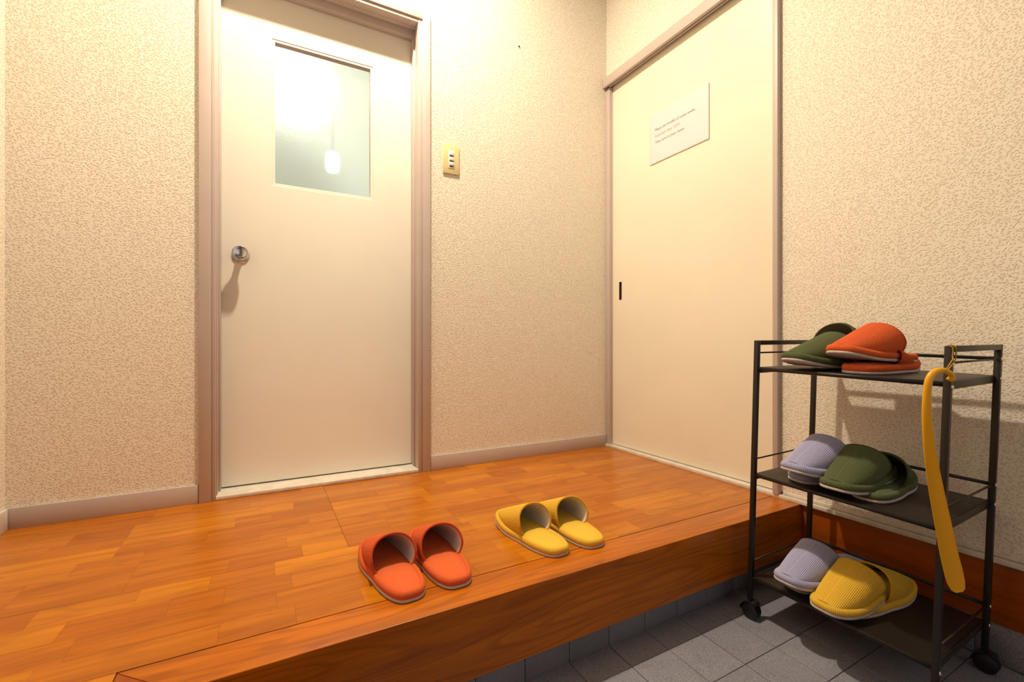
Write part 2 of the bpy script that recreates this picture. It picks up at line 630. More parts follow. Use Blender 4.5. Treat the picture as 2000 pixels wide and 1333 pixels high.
# ------------------------------------------------------------------ entrance tile floor (slopes slightly)
SA, SB = 0.0338, 0.0086
def zt(x, y):
    return -0.2236 + SA * (y + 0.9747) + SB * (x + 0.3451)
XS0 = XB1 + 0.0          # tiles start under the return beam
YSK = -0.884             # face of the tile skirting under the beam
fx0, fx1 = XB0, 0.0
ft = mesh_obj('floor_entrance', [(fx0, -0.80, zt(fx0, -0.80) - 0.0022), (fx1 + .02, -0.80, zt(fx1, -0.80) - 0.0022), (fx1 + .02, YF, zt(fx1, YF) - 0.0022), (fx0, YF, zt(fx0, YF) - 0.0022)],
              [(3, 2, 1, 0)], M_GROUT, kind='structure')
tag(ft, 'speckled grey tiled entrance floor below the step', 'floor')
TP = 0.1165
tb = bmesh.new()
add_box(tb, -TP / 2 + 0.0009, TP / 2 - 0.0009, -TP / 2 + 0.0009, TP / 2 - 0.0009, -0.004, 0.0, 0.0006, 1)
bmesh.ops.recalc_face_normals(tb, faces=tb.faces)
tile_me = bpy.data.meshes.new('floor_tile')
tb.to_mesh(tile_me)
tb.free()
tile_me.materials.append(M_TILE)
rot = Matrix.Rotation(-SB, 4, 'Y') @ Matrix.Rotation(SA, 4, 'X')
YROW0 = -1.077          # a joint line seen in front of the trolley
XCOL0 = -0.632
for j in range(-1, 14):
    for i in range(-8, 6):
        cx = XCOL0 + TP * (i + 0.5)
        cy = YROW0 + TP * 1 - TP * (j + 0.5)
        if cx - TP / 2 < XB1 - 0.03 - TP or cx + TP / 2 > 0.012 + TP / 2 or cy < YF:
            continue
        if cx + TP / 2 > 0.02:
            continue
        o = bpy.data.objects.new('floor_tile', tile_me)
        COL.objects.link(o)
        o.parent = ft
        o.matrix_local = Matrix.Translation((cx, cy, zt(cx, cy) + random.uniform(-0.0003, 0.0003))) @ rot

# cut tiles beside the right wall
xcut = XCOL0 + TP * math.floor((0.02 - XCOL0) / TP)
if -xcut > 0.012:
    bm = bmesh.new()
    hw = (-xcut) / 2
    add_box(bm, -hw + 0.0009, hw - 0.0009, -TP / 2 + 0.0009, TP / 2 - 0.0009, -0.004, 0.0, 0.0006, 1)
    bmesh.ops.recalc_face_normals(bm, faces=bm.faces)
    cme = bpy.data.meshes.new('floor_tile')
    bm.to_mesh(cme)
    bm.free()
    cme.materials.append(M_TILE)
    for j in range(-1, 14):
        cy = YROW0 + TP - TP * (j + 0.5)
        if cy < YF:
            continue
        o = bpy.data.objects.new('floor_tile', cme)
        COL.objects.link(o)
        o.parent = ft
        o.matrix_local = Matrix.Translation((xcut + hw, cy, zt(xcut + hw, cy))) @ rot

# tile skirting below the beam and below the right plinth
sk = box('baseboard_step', XB1 - 0.08, 0.0, YSK + 0.004, YSK + 0.03, -0.26, -0.1475, M_GROUT, kind='structure')
tag(sk, 'grey tile skirting under the wooden step beam', 'skirting')
x = XCOL0 - TP * 8
while x < -0.001:
    x1 = min(x + TP, -0.0005)
    if x1 - x > 0.01 and x > XB1 - 0.03:
        box('skirting_tile', x + 0.0009, x1 - 0.0009, YSK, YSK + 0.006, zt(x, YSK) + 0.0006, -0.148, M_TILE, sk, 0.0006)
    x += TP
skr = box('baseboard_right', 0.006, 0.03, YF, YSK, -0.33, -0.1425, M_GROUT, kind='structure')
tag(skr, 'grey tile skirting along the right wall behind the trolley', 'skirting')
y = YROW0 + TP
while y > YF:
    y0 = max(y - TP, YF)
    ya = min(y, YSK - 0.001)
    if ya - y0 > 0.01:
        box('skirting_tile', 0.002, 0.008, y0 + 0.0009, ya - 0.0009, zt(0, y) - 0.002, -0.143, M_TILE, skr, 0.0006)
    y -= TP

# wooden plinth board on the right wall and the cream ledge on top of it
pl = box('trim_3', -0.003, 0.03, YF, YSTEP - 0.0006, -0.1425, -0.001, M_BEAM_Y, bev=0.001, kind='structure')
tag(pl, 'reddish wood plinth board on the right wall behind the trolley, shade put into its colour', 'plinth')
lg = box('trim_4', -0.014, 0.03, YF, 0.0, -0.0005, 0.0115, M_SILL, bev=0.0015, kind='structure')
tag(lg, 'worn cream threshold strip along the foot of the right wall', 'threshold')
lg2 = box('trim_5', -0.004, 0.03, YF, -0.862, 0.0125, 0.0215, M_SILL, bev=0.001, kind='structure')
tag(lg2, 'thin cream ledge under the right wallpaper', 'ledge')

# ------------------------------------------------------------------ hinged door
d1 = empty('door_1', (-1.273, YD, 0.0), 'cream hinged door with frosted glass pane and round steel knob', 'door', kind='structure')
def L(o):      # world-coordinate mesh into a parent at its base
    o.matrix_parent_inverse = Matrix.Translation(-Vector(o.parent.location))
    return o
GX0, GX1, GZ0, GZ1 = -1.446, -1.100, 1.057, 1.574
def frame_mesh(name, x0, x1, z0, z1, gx0, gx1, gz0, gz1, y0, y1, mat, parent, bev=0.0):
    bm = bmesh.new()
    def ring(y):
        o = [bm.verts.new(p) for p in ((x0, y, z0), (x1, y, z0), (x1, y, z1), (x0, y, z1))]
        i = [bm.verts.new(p) for p in ((gx0, y, gz0), (gx1, y, gz0), (gx1, y, gz1), (gx0, y, gz1))]
        return o, i
    fo, fi = ring(y0)
    bo, bi = ring(y1)
    for k in range(4):
        j = (k + 1) % 4
        bm.faces.new((fo[k], fo[j], fi[j], fi[k]))
        bm.faces.new((bo[j], bo[k], bi[k], bi[j]))
        bm.faces.new((fo[j], fo[k], bo[k], bo[j]))
        bm.faces.new((fi[k], fi[j], bi[j], bi[k]))
    if bev:
        es = [e for e in bm.edges if all(abs(v.co.y - y0) < 1e-6 for v in e.verts)]
        bmesh.ops.bevel(bm, geom=es, offset=bev, segments=2, affect='EDGES', profile=0.5)
    return L(bm_obj(name, bm, mat, parent))
frame_mesh('door_leaf', DX0 + 0.0015, DX1 - 0.0015, 0.0165, DZ1, GX0, GX1, GZ0, GZ1, YD, YD + 0.036, M_DOOR, d1, 0.0008)
frame_mesh('glazing_bead', GX0, GX1, GZ0, GZ1, GX0 + 0.009, GX1 - 0.009, GZ0 + 0.009, GZ1 - 0.009, YD + 0.002, YD + 0.026, M_DOOR, d1, 0.001)
gl = L(box('glass_pane', GX0 + 0.004, GX1 - 0.004, YD + 0.026, YD + 0.030, GZ0 + 0.004, GZ1 - 0.004, M_GLASS, d1))
gl['label'] = 'frosted glass pane'
KX, KZ = -1.5410, 0.8015
kn = L(lathe('door_knob', [(0.0, 0.0225), (0.003, 0.0225), (0.0055, 0.020), (0.007, 0.012), (0.016, 0.0095), (0.026, 0.0095), (0.031, 0.013),
             (0.036, 0.0200), (0.042, 0.0236), (0.048, 0.0243), (0.053, 0.0232), (0.0555, 0.0212), (0.0555, 0.0195), (0.0535, 0.014), (0.0525, 0.007), (0.0522, 0.0005)],
            M_CHROME, d1, 48, 'y', (KX, YD, KZ)))
kn['label'] = 'round brushed steel knob'
L(lathe('rose', [(0.0, 0.0265), (0.002, 0.0265), (0.0042, 0.0245), (0.0045, 0.015)], M_CHROME, d1, 48, 'y', (KX, YD, KZ)))

# door casing: flat face, stepped bead, jambs, stop and head
fr = empty('trim_6', (-1.273, 0.0, 0.0), 'taupe painted wooden casing around the hinged door', 'door casing', kind='structure')
CO0, CO1, CZ1 = -1.6505, -0.898, 1.7935
YC = -0.012
def frs(nm, *a, bev=0.0012):
    return L(box(nm, *a, M_TRIM, fr, bev))
frs('casing_board', CO0, -1.618, YC, 0.02, 0.0, CZ1)
frs('casing_board', -0.930, CO1, YC, 0.02, 0.0, CZ1)
frs('casing_board', -1.618, -0.930, YC, 0.02, 1.762, CZ1)
frs('casing_bead', -1.618, -1.6065, YC + 0.005, 0.03, 0.0, 1.762)
frs('casing_bead', -0.946, -0.930, YC + 0.005, 0.03, 0.0, 1.762)
frs('casing_bead', -1.6065, -0.946, YC + 0.006, 0.03, 1.748, 1.762)
frs('jamb', -1.628, DX0 - 0.004, 0.01, 0.118, 0.0, 1.768)
frs('jamb', DX1 + 0.004, -0.922, 0.01, 0.118, 0.0, 1.768)
frs('jamb', DX0 - 0.004, DX1 + 0.004, 0.0305, 0.118, 1.7475, 1.780)
frs('door_stop', DX0 - 0.005, DX0 + 0.002, 0.050, 0.0785, 0.012, 1.748)
frs('door_stop', DX1 - 0.002, DX1 + 0.005, 0.050, 0.0785, 0.012, 1.748)
frs('door_stop', DX0, DX1, 0.050, 0.0785, 1.7215, 1.748)
si = L(box('sill', -1.606, -0.946, -0.009, 0.120, 0.0005, 0.0120, M_SILL, fr, 0.0012))
si['label'] = 'worn cream sill'

# ------------------------------------------------------------------ corridor seen blurred through the pane
M_COR = paint('pale_corridor_paint', (0.80, 0.80, 0.75), 0.8, 0.2, 0.03, 3)
bm = bmesh.new()
add_box(bm, -2.1, -0.3, 1.45, 1.5, 0.0, ZC)
add_box(bm, -2.15, -2.1, 0.1, 1.5, 0.0, ZC)
add_box(bm, -0.3, -0.25, 0.1, 1.5, 0.0, ZC)
add_box(bm, -2.15, -0.25, 0.1, 1.5, ZC, ZC + 0.05)
add_box(bm, -2.15, -0.25, 0.1, 1.5, -0.05, 0.0)
wc = bm_obj('wall_corridor', bm, M_COR, kind='structure')
tag(wc, 'pale walls of the lit room behind the frosted glass', 'wall')
# warm globe lamp and a made-up small cool light close behind the pane
M_GLOBE = emit('warm_globe', (1.0, 0.93, 0.80), 1.7)
M_COOL = emit('cool_glow', (0.72, 0.95, 1.0), 3.0)

# ------------------------------------------------------------------ sliding door on the right wall
d2 = empty('door_2', (XSLIDE, -0.42, 0.012), 'plain yellowish cream sliding door with a small recessed finger pull', 'door', kind='structure')
def slide_leaf():
    bm = bmesh.new()
    y0, y1, z0, z1 = -0.838, -0.014, 0.014, 1.753
    hy0, hy1, hz0, hz1 = -0.0905, -0.0735, 0.708, 0.793
    xs = XSLIDE
    o = [bm.verts.new((xs, y, z)) for y, z in ((y0, z0), (y1, z0), (y1, z1), (y0, z1))]
    i = [bm.verts.new((xs, y, z)) for y, z in ((hy0, hz0), (hy1, hz0), (hy1, hz1), (hy0, hz1))]
    ob = [bm.verts.new((xs + 0.03, v.co.y, v.co.z)) for v in o]
    ib = [bm.verts.new((xs + 0.011, v.co.y, v.co.z)) for v in i]
    for k in range(4):
        j = (k + 1) % 4
        bm.faces.new((o[k], o[j], i[j], i[k]))
        bm.faces.new((i[k], i[j], ib[j], ib[k]))
        bm.faces.new((o[j], o[k], ob[k], ob[j]))
    bm.faces.new(ib)
    bm.faces.new(ob[::-1])
    return L(bm_obj('door_panel', bm, M_SLIDE, d2))
slide_leaf()
def pull():
    bm = bmesh.new()
    y0, y1, z0, z1 = -0.0905, -0.0735, 0.708, 0.793
    t = 0.0022
    xs = XSLIDE
    add_box(bm, xs - 0.0012, xs + 0.010, y0, y0 + t, z0, z1)
    add_box(bm, xs - 0.0012, xs + 0.010, y1 - t, y1, z0, z1)
    add_box(bm, xs - 0.0012, xs + 0.010, y0 + t, y1 - t, z1 - t, z1)
    add_box(bm, xs - 0.0012, xs + 0.010, y0 + t, y1 - t, z0, z0 + t)
    add_box(bm, xs + 0.008, xs + 0.0105, y0 + t, y1 - t, z0 + t, z1 - t)
    o = L(bm_obj('finger_pull', bm, M_RECESS, d2))
    o['label'] = 'dark brown recessed finger pull'
pull()
# frame of the sliding door: corner post, end post, grooved head rail
sf = empty('trim_7', (0.0, -0.42, 0.0), 'taupe wooden frame with grooved top rail around the sliding door', 'door frame', kind='structure')
def sfb(nm, *a, m=M_TRIM, bev=0.0012):
    return L(box(nm, *a, m, sf, bev))
sfb('post', -0.005, 0.05, -0.028, 0.0, 0.0115, 1.742)
sfb('post', -0.019, 0.05, -0.8535, -0.8365, 0.0115, 2.0)
sfb('rail', -0.025, -0.0115, -0.8535, -0.0005, 1.742, 1.786)
sfb('rail_top', -0.0115, 0.05, -0.8365, -0.0005, 1.756, 1.786)
sfb('rail_lip', -0.006, 0.001, -0.8365, -0.0285, 1.741, 1.756)

# ------------------------------------------------------------------ switch plate
sw = empty('light_switch', (-0.810, 0.0, 1.183), 'aged cream plastic switch plate with three white rockers beside the door casing', 'light switch')
def swp(nm, x0, x1, y0, y1, z0, z1, m, par=sw, bev=0.001):
    return box(nm, x0, x1, y0, y1, z0, z1, m, par, bev)
swp('plate', -0.0345, 0.0345, -0.0065, 0.0, 0.0, 0.117, M_PLATE, bev=0.0022)
swp('inner_frame', -0.0135, 0.0135, -0.0082, -0.006, 0.022, 0.095, M_ROCKER, bev=0.0008)
for k in range(3):
    z0 = 0.0285 + k * 0.0205
    r = swp('rocker', -0.0085, 0.0085, -0.0120, -0.0075, z0 + 0.004, z0 + 0.018, M_ROCKER, bev=0.0012)
    swp('slot', -0.0080, 0.0080, -0.0090, -0.0076, z0 - 0.0005, z0 + 0.0035, M_RACK, bev=0.0003)

# ------------------------------------------------------------------ paper notice on the sliding door
nt = empty('paper_notice', (XSLIDE - 0.0005, -0.4227, 1.2815), 'white paper notice with three lines of text taped on the sliding door', 'notice')
SC = 1.0115
def npx(nm, y0, y1, z0, z1, x0, x1, m):
    return box(nm, x0, x1, y0, y1, z0, z1, m, nt, 0.0)
npx('clear_sleeve', -0.1500, 0.1500, -0.0025, 0.2115, -0.0016, 0.0, M_SLEEVE)
npx('paper_sheet', -0.1478, 0.1482, 0.0005, 0.2105, -0.0024, -0.0016, M_SHEET)
def text(body, size, yleft, z, mat, name='lettering'):
    cu = bpy.data.curves.new('lettering', 'FONT')
    cu.body = body
    cu.size = size
    cu.extrude = 0.0001
    t = bpy.data.objects.new('tmp_text', cu)
    COL.objects.link(t)
    dg = bpy.context.evaluated_depsgraph_get()
    dg.update()
    me = bpy.data.meshes.new_from_object(t.evaluated_get(dg))
    bpy.data.objects.remove(t)
    me.materials.clear()
    me.materials.append(mat)
    o = bpy.data.objects.new(name, me)
    COL.objects.link(o)
    o.parent = nt
    # text x -> world -Y (reading direction seen from the room), text y -> Z
    o.matrix_local = Matrix(((0, 0, -1, -0.00265), (-1, 0, 0, yleft), (0, 1, 0, z), (0, 0, 0, 1)))
    return o
text('Please be mindful of noise levels,', 0.0158, 0.1215, 0.1365, M_INK)
text('Especially after 10PM.', 0.0158, 0.1215, 0.1095, M_INK_O)
text('Take care in your room.', 0.0158, 0.1215, 0.0825, M_INK)

# ------------------------------------------------------------------ trolley rack
RW, RD, RH, W1, W2, W3 = 0.3731, 0.2809, 0.7321, 0.6636, 0.3849, 0.1121
RM = Matrix.Translation((-0.3451, -0.9747, -0.2236)) @ Matrix.Rotation(0.0202, 4, 'Z') @ Matrix.Rotation(-0.0086, 4, 'Y') @ Matrix.Rotation(0.0338, 4, 'X')
rk = empty('shelf_trolley', (0, 0, 0), 'dark metal three-tier trolley on casters holding slippers by the right wall', 'trolley')
rk.matrix_world = RM
LG = 0.0058
def rbox(nm, x0, x1, y0, y1, z0, z1, bev=0.0012, m=M_RACK, par=rk):
    return box(nm, x0, x1, y0, y1, z0, z1, m, par, bev)
legs = {}
for nm, (vx, uy) in {'fl': (0, 0), 'fr': (0, -RW), 'rl': (RD, 0), 'rr': (RD, -RW)}.items():
    lo = rbox('leg', vx - LG, vx + LG, uy - LG, uy + LG, 0.052, RH)
    legs[nm] = lo
    # caster: stem, fork hood and twin wheel
    c = rbox('caster', vx - 0.0045, vx + 0.0045, uy - 0.0045, uy + 0.0045, 0.043, 0.056, 0.001, M_RUBBER)
    oy = 0.004
    lathe('wheel', [(-0.0125, 0.004), (-0.0125, 0.018), (-0.0105, 0.0205), (-0.0035, 0.0205), (-0.0025, 0.017), (0.0025, 0.017), (0.0035, 0.0205), (0.0105, 0.0205), (0.0125, 0.018), (0.0125, 0.004)],
          M_RUBBER, c, 28, 'x', (vx, uy - oy, 0.0208))
    # curved hood over the wheel
    hv, hf = [], []
    for k in range(9):
        a = -0.1 + (PI * 0.75) * k / 8
        for xx in (-0.014, 0.014):
            for rr in (0.0220, 0.0245):
                hv.append((vx + xx, uy - oy + rr * math.cos(a), 0.0208 + rr * math.sin(a)))
    for k in range(8):
        b = 4 * k
        hf += [(b + 1, b + 3, b + 7, b + 5), (b, b + 4, b + 6, b + 2), (b, b + 1, b + 5, b + 4), (b + 2, b + 6, b + 7, b + 3)]
    hf += [(0, 2, 3, 1), (32, 33, 35, 34)]
    mesh_obj('hood', hv, hf, M_RUBBER, c)
for uy in (0, -RW):
    rbox('top_bar', LG, RD - LG, uy - LG, uy + LG, RH - 2 * LG, RH)
for wz in (W1, W2, W3):
    sh = rbox('shelf', 0.001, RD - 0.001, -RW + LG, -LG, wz - 0.0045, wz, 0.0008)
    # rolled front and rear lip, folded ends
    tube('front_lip', [(0.0005, -LG, wz - 0.0045), (0.0005, -RW + LG, wz - 0.0045)], 0.0050, M_RACK, sh, 12)
    tube('rear_lip', [(RD - 0.0005, -LG, wz - 0.0045), (RD - 0.0005, -RW + LG, wz - 0.0045)], 0.0050, M_RACK, sh, 12)
    for uy in (-LG + 0.0002, -RW + LG - 0.0032):
        rbox('end_flange', LG, RD - LG, uy, uy + 0.003, wz - 0.016, wz - 0.0005, 0.0006, par=sh)
    # guard rods
    rz = wz + 0.0375
    tube('guard_rod', [(RD, -LG, rz), (RD, -RW + LG, rz)], 0.0040, M_RACK, rk, 12)
    for uy in (0, -RW):
        tube('guard_rod', [(LG, uy, rz - 0.001), (RD - LG, uy, rz - 0.001)], 0.0021, M_RACK, rk, 8)
    # screw heads on the right end of the frame
    def screw(x, z):
        o = mesh_obj('screw', [], [], None, rk)
        bpy.data.objects.remove(o)
        prof = [(0.0, 0.0040), (0.0012, 0.0038), (0.0022, 0.0026), (0.0026, 0.0008)]
        return lathe('screw', prof, M_SCREW, rk, 16, 'y', (x, -RW - LG, z))
    screw(0.001, wz - 0.009)
    screw(RD - 0.001, wz - 0.006)
    screw(RD - 0.001, rz)

# ------------------------------------------------------------------ shoe horn on a cord
FRd = (math.sin(math.radians(28.8)), math.cos(math.radians(28.8)))
def at(px, py, depth):
    """point of the place that stands 'depth' metres in front of the viewer"""
    f = 885.85
    a, b = (px - 1000) / f, (671.4 - py) / f
    fx, fy = FRd
    return Vector((CAM.x + depth * (fx + a * fy), CAM.y + depth * (fy - a * fx), CAM.z + depth * b))
hp = [(1852, 738, 0.838, 6.0, 0.0), (1859, 742, .836, 6.4, 0), (1858, 733, .834, 6.8, 0), (1849, 726, .832, 7.4, 0), (1836, 724, .830, 8.2, 0), (1823, 729, .829, 8.4, 0.0),
      (1814.5, 742, .828, 8.4, 0.1), (1811, 765, .828, 8.6, 0.25), (1810, 800, .828, 9.0, 0.45), (1812, 840, .828, 9.8, 0.6), (1816, 880, .828, 10.6, 0.75),
      (1822, 920, .828, 11.6, .9), (1829, 960, .828, 12.6, 1), (1837, 1000, .828, 13.4, 1), (1845, 1040, .828, 14.2, 1), (1853, 1080, .828, 15.0, 1), (1861.5, 1115, .828, 15.6, 1),
      (1867, 1138, .828, 15.0, 1), (1871.5, 1152, .828, 11.5, 1), (1874, 1158, .828, 5.0, 1)]
sh_root = empty('shoe_horn', at(1830, 735, 0.83), 'long amber yellow plastic shoe horn hanging from the front right trolley post', 'shoe horn')
def horn():
    P = []
    # smooth resample with Catmull-Rom
    src = [(at(a, b, d), wpx * (0.74 + 0.20 * fl_) / 885.85 * d, fl_) for (a, b, d, wpx, fl_) in hp]
    n = len(src)
    for i in range(n - 1):
        p0, p1, p2, p3 = src[max(0, i - 1)], src[i], src[i + 1], src[min(n - 1, i + 2)]
        for k in range(5):
            t = k / 5
            q = 0.5 * ((2 * p1[0]) + (-p0[0] + p2[0]) * t + (2 * p0[0] - 5 * p1[0] + 4 * p2[0] - p3[0]) * t * t + (-p0[0] + 3 * p1[0] - 3 * p2[0] + p3[0]) * t ** 3)
            P.append((q, p1[1] + (p2[1] - p1[1]) * t, p1[2] + (p2[2] - p1[2]) * t))
    P.append(src[-1])
    view = Vector((FRd[0], FRd[1], 0)).normalized()
    verts, faces = [], []
    S = 16
    m = len(P)
    for i in range(m):
        tan = (P[min(m - 1, i + 1)][0] - P[max(0, i - 1)][0]).normalized()
        # face turned a little towards the step
        nrm = (Vector((-0.80, -0.60, 0.0)))
        nrm = (nrm - tan * nrm.dot(tan)).normalized()
        side = tan.cross(nrm).normalized()
        hw, flat = P[i][1], P[i][2]
        hw = hw * (1.0 + 0.02 * flat)
        for k in range(S):
            a = 2 * PI * k / S
            ca, sa = math.cos(a), math.sin(a)
            th = hw * (1 - flat) + 0.0016 * flat
            curve = flat * hw * 0.38 * (1 - ca * ca)     # channel: centre pushed back
            verts.append(P[i][0] + side * (hw * ca) + nrm * (th * sa - curve))
    for i in range(m - 1):
        for k in range(S):
            k2 = (k + 1) % S
            faces.append((i * S + k, i * S + k2, (i + 1) * S + k2, (i + 1) * S + k))
    faces.append(tuple(range(S - 1, -1, -1)))
    faces.append(tuple((m - 1) * S + k for k in range(S)))
    return L(mesh_obj('horn_body', verts, faces, M_HORN, sh_root, True))
horn()
# cord loop over the post top
def to_world(p):
    return RM @ Vector(p)
e = 0.0012
loop = [at(1846, 727, .825), at(1852, 716, .830), at(1861, 702, .838), to_world((-LG - e, -RW - LG - e, RH - 0.020)), to_world((-LG - e, -RW - LG - e, RH - 0.004)),
        to_world((-LG - e, -RW - 0.001, RH + e)), to_world((0.002, -RW + 0.003, RH + e)), to_world((LG + 0.003, -RW - 0.002, RH + e)), to_world((LG + e, -RW - LG - e, RH - 0.003)),
        to_world((LG + 0.002, -RW - LG - e, RH - 0.026)), at(1857, 716, .836), at(1849, 727, .828)]
pts = []
for i in range(len(loop) - 1):
    p0, p1, p2, p3 = loop[max(0, i - 1)], loop[i], loop[i + 1], loop[min(len(loop) - 1, i + 2)]
    for k in range(4):
        t = k / 4
        pts.append(0.5 * ((2 * p1) + (-p0 + p2) * t + (2 * p0 - 5 * p1 + 4 * p2 - p3) * t * t + (-p0 + 3 * p1 - 3 * p2 + p3) * t ** 3))
pts.append(loop[-1])
cordo = L(tube('cord', pts, 0.0010, M_CORD, sh_root, 8))
cordo['label'] = 'thin yellow cord loop'

# ------------------------------------------------------------------ slippers
SL = 0.262
def half_w(x):
    t = math.acos(max(-1, min(1, 1 - 2 * x / SL)))
    s = max(0.0, math.sin(t)) ** 0.60
    k = max(0.0, min(1.0, (x - 0.10) / 0.09))
    k = k * k * (3 - 2 * k)
    w_ = 0.0453 + 0.0046 * k - 0.0015 * math.exp(-((x - 0.115) / 0.03) ** 2)
    return s * w_
def spring(x):
    return 0.013 * max(0.0, (x - 0.165) / 0.10) ** 2
def outline(n):
    """even-arc-length closed outline, starting at the heel"""
    fine = []
    for i in range(2001):
        x = SL / 2 * (1 - math.cos(PI * i / 2000))
        fine.append((x, half_w(x)))
    pts = fine + [(x, -y) for x, y in fine[-2:0:-1]]
    acc = [0.0]
    for i in range(1, len(pts) + 1):
        a, b = pts[i - 1], pts[i % len(pts)]
        acc.append(acc[-1] + math.hypot(b[0] - a[0], b[1] - a[1]))
    tot = acc[-1]
    out = []
    j = 0
    for i in range(n):
        d = tot * i / n
        while acc[j + 1] < d:
            j += 1
        t = (d - acc[j]) / max(1e-9, acc[j + 1] - acc[j])
        a, b = pts[j], pts[(j + 1) % len(pts)]
        out.append(Vector((a[0] + (b[0] - a[0]) * t, a[1] + (b[1] - a[1]) * t)))
    return out, tot
X0 = SL / 2      # origin of a slipper: middle of the sole

def slipper_meshes():
    R = {}
    # --- sole
    pts, tot = outline(120)
    n = len(pts)
    nr = []
    for i in range(n):
        t = (pts[(i + 1) % n] - pts[i - 1]).normalized()
        nr.append(Vector((-t.y, t.x)))
    if nr[n // 4].dot(pts[n // 4] - Vector((X0, 0))) < 0:
        nr = [-v for v in nr]
    v, f = [], []
    prof = [(0.0005, 0.0), (0.0030, 0.0010), (0.0034, 0.0045), (0.0022, 0.0062), (-0.006, 0.0064)]
    for p, q in zip(pts, nr):
        for (o, z) in prof:
            c = p + q * o
            v.append((c.x - X0, c.y, z + spring(p.x)))
    m = len(prof)
    for i in range(n):
        j = (i + 1) % n
        for k in range(m - 1):
            f.append((i * m + k, j * m + k, j * m + k + 1, i * m + k + 1))
    # underside strips so that the toe spring stays smooth
    half = n // 2
    base = len(v)
    for i in range(1, half):
        a, b = i, n - i
        pass
    for i in range(0, half):
        a0, a1 = i, i + 1
        b0, b1 = (n - i) % n, (n - i - 1) % n
        if a0 == b0:
            f.append((a0 * m, b1 * m, a1 * m))
        elif a1 == b1:
            f.append((a0 * m, b0 * m, a1 * m))
        else:
            f.append((a0 * m, b0 * m, b1 * m, a1 * m))
    R['sole'] = (v, f, True)
    # --- ribbed binding around the edge
    NB = 1200
    pts, tot = outline(NB)
    n = NB
    nr = []
    for i in range(n):
        t = (pts[(i + 6) % n] - pts[i - 6]).normalized()
        nr.append(Vector((-t.y, t.x)))
    if nr[n // 4].dot(pts[n // 4] - Vector((X0, 0))) < 0:
        nr = [-q for q in nr]
    prof = [(-0.012, 0.0060), (0.0000, 0.0060), (0.0024, 0.0080), (0.0034, 0.0115), (0.0030, 0.0150), (0.0014, 0.0182), (-0.0012, 0.0204), (-0.0042, 0.0208), (-0.0066, 0.0196), (-0.009, 0.0160)]
    ribs = round(tot / 0.0034)
    RIBB = []
    v, f = [], []
    m = len(prof)
    for i, (p, q) in enumerate(zip(pts, nr)):
        for k, (o, z) in enumerate(prof):
            ph = 2 * PI * (ribs * i / n) + k * 0.95
            am = 0.00042 * math.sin(ph) if 1 <= k <= 7 else 0.0
            RIBB.append(0.5 + 0.5 * math.sin(ph))
            dx = am * (1.0 if k < 5 else 0.4)
            dz = am * (0.2 if k < 5 else 1.0)
            c = p + q * (o + dx)
            v.append((c.x - X0, c.y, z + dz + spring(p.x)))
    for i in range(n):
        j = (i + 1) % n
        for k in range(m - 1):
            f.append((i * m + k, j * m + k, j * m + k + 1, i * m + k + 1))
    R['binding'] = (v, f, RIBB)
    # --- insole: padded sheet inside the binding
    pts, tot = outline(120)
    n = 120
    nr = []
    for i in range(n):
        t = (pts[(i + 1) % n] - pts[i - 1]).normalized()
        nr.append(Vector((-t.y, t.x)))
    if nr[n // 4].dot(pts[n // 4] - Vector((X0, 0))) < 0:
        nr = [-q for q in nr]
    rings = 8
    v, f = [], []
    for r in range(rings + 1):
        t = r / rings
        for p, q in zip(pts, nr):
            e_ = p + q * -0.0062
            cx = min(max(e_.x, 0.045), SL - 0.05)
            c = Vector((cx, 0.0))
            w_ = e_ + (c - e_) * t
            z = 0.0178 + 0.0060 * (1 - (1 - t) ** 3.2) - 0.0010 * t * t + spring(w_.x)
            v.append((w_.x - X0, w_.y, z))
    for r in range(rings):
        for i in range(n):
            j = (i + 1) % n
            f.append((r * n + i, r * n + j, (r + 1) * n + j, (r + 1) * n + i))
    R['insole'] = (v, f, True)
    # --- upper and lining
    def section(s, off):
        """list of (x,y,z) over the arch, s=0 opening .. 1 toe"""
        C = 500 if off == 0 else 48
        out = []
        h = 0.0045 + 0.065 * (1 - s) ** 0.92 * (1 + 0.22 * s) - off
        f0 = 0.68 * (1 - s) ** 1.2 + 0.02
        sn = math.sin(f0)
        zb = 0.0185
        B = h / (1 + sn)
        zc = zb + B * sn
        for k in range(C + 1):
            ph = -f0 + (PI + 2 * f0) * k / C
            lift = max(0.0, math.sin(ph))
            xo = 0.105 + 0.022 * lift
            x = xo + s * (0.2560 - xo)
            wb_ = max(0.0015, half_w(min(x, 0.2588)) - 0.0052)
            A = wb_ / math.cos(f0) - off
            cy, sy = math.cos(ph), math.sin(ph)
            sgn = 1 if cy >= 0 else -1
            y = A * sgn * abs(cy) ** 0.92
            z = zc + B * (sy if sy < 0 else sy ** 0.95)
            out.append(Vector((x - X0, y, z + spring(x))))
        return out
    NS = 120
    ss = [1 - (1 - i / NS) ** 1.15 for i in range(NS + 1)]
    rows_ = [section(s, 0.0) for s in ss]
    C = len(rows_[0])
    # rib displacement along normals, phase = arc length from the ridge
    RIB = []
    v = []
    pitch = 0.0034
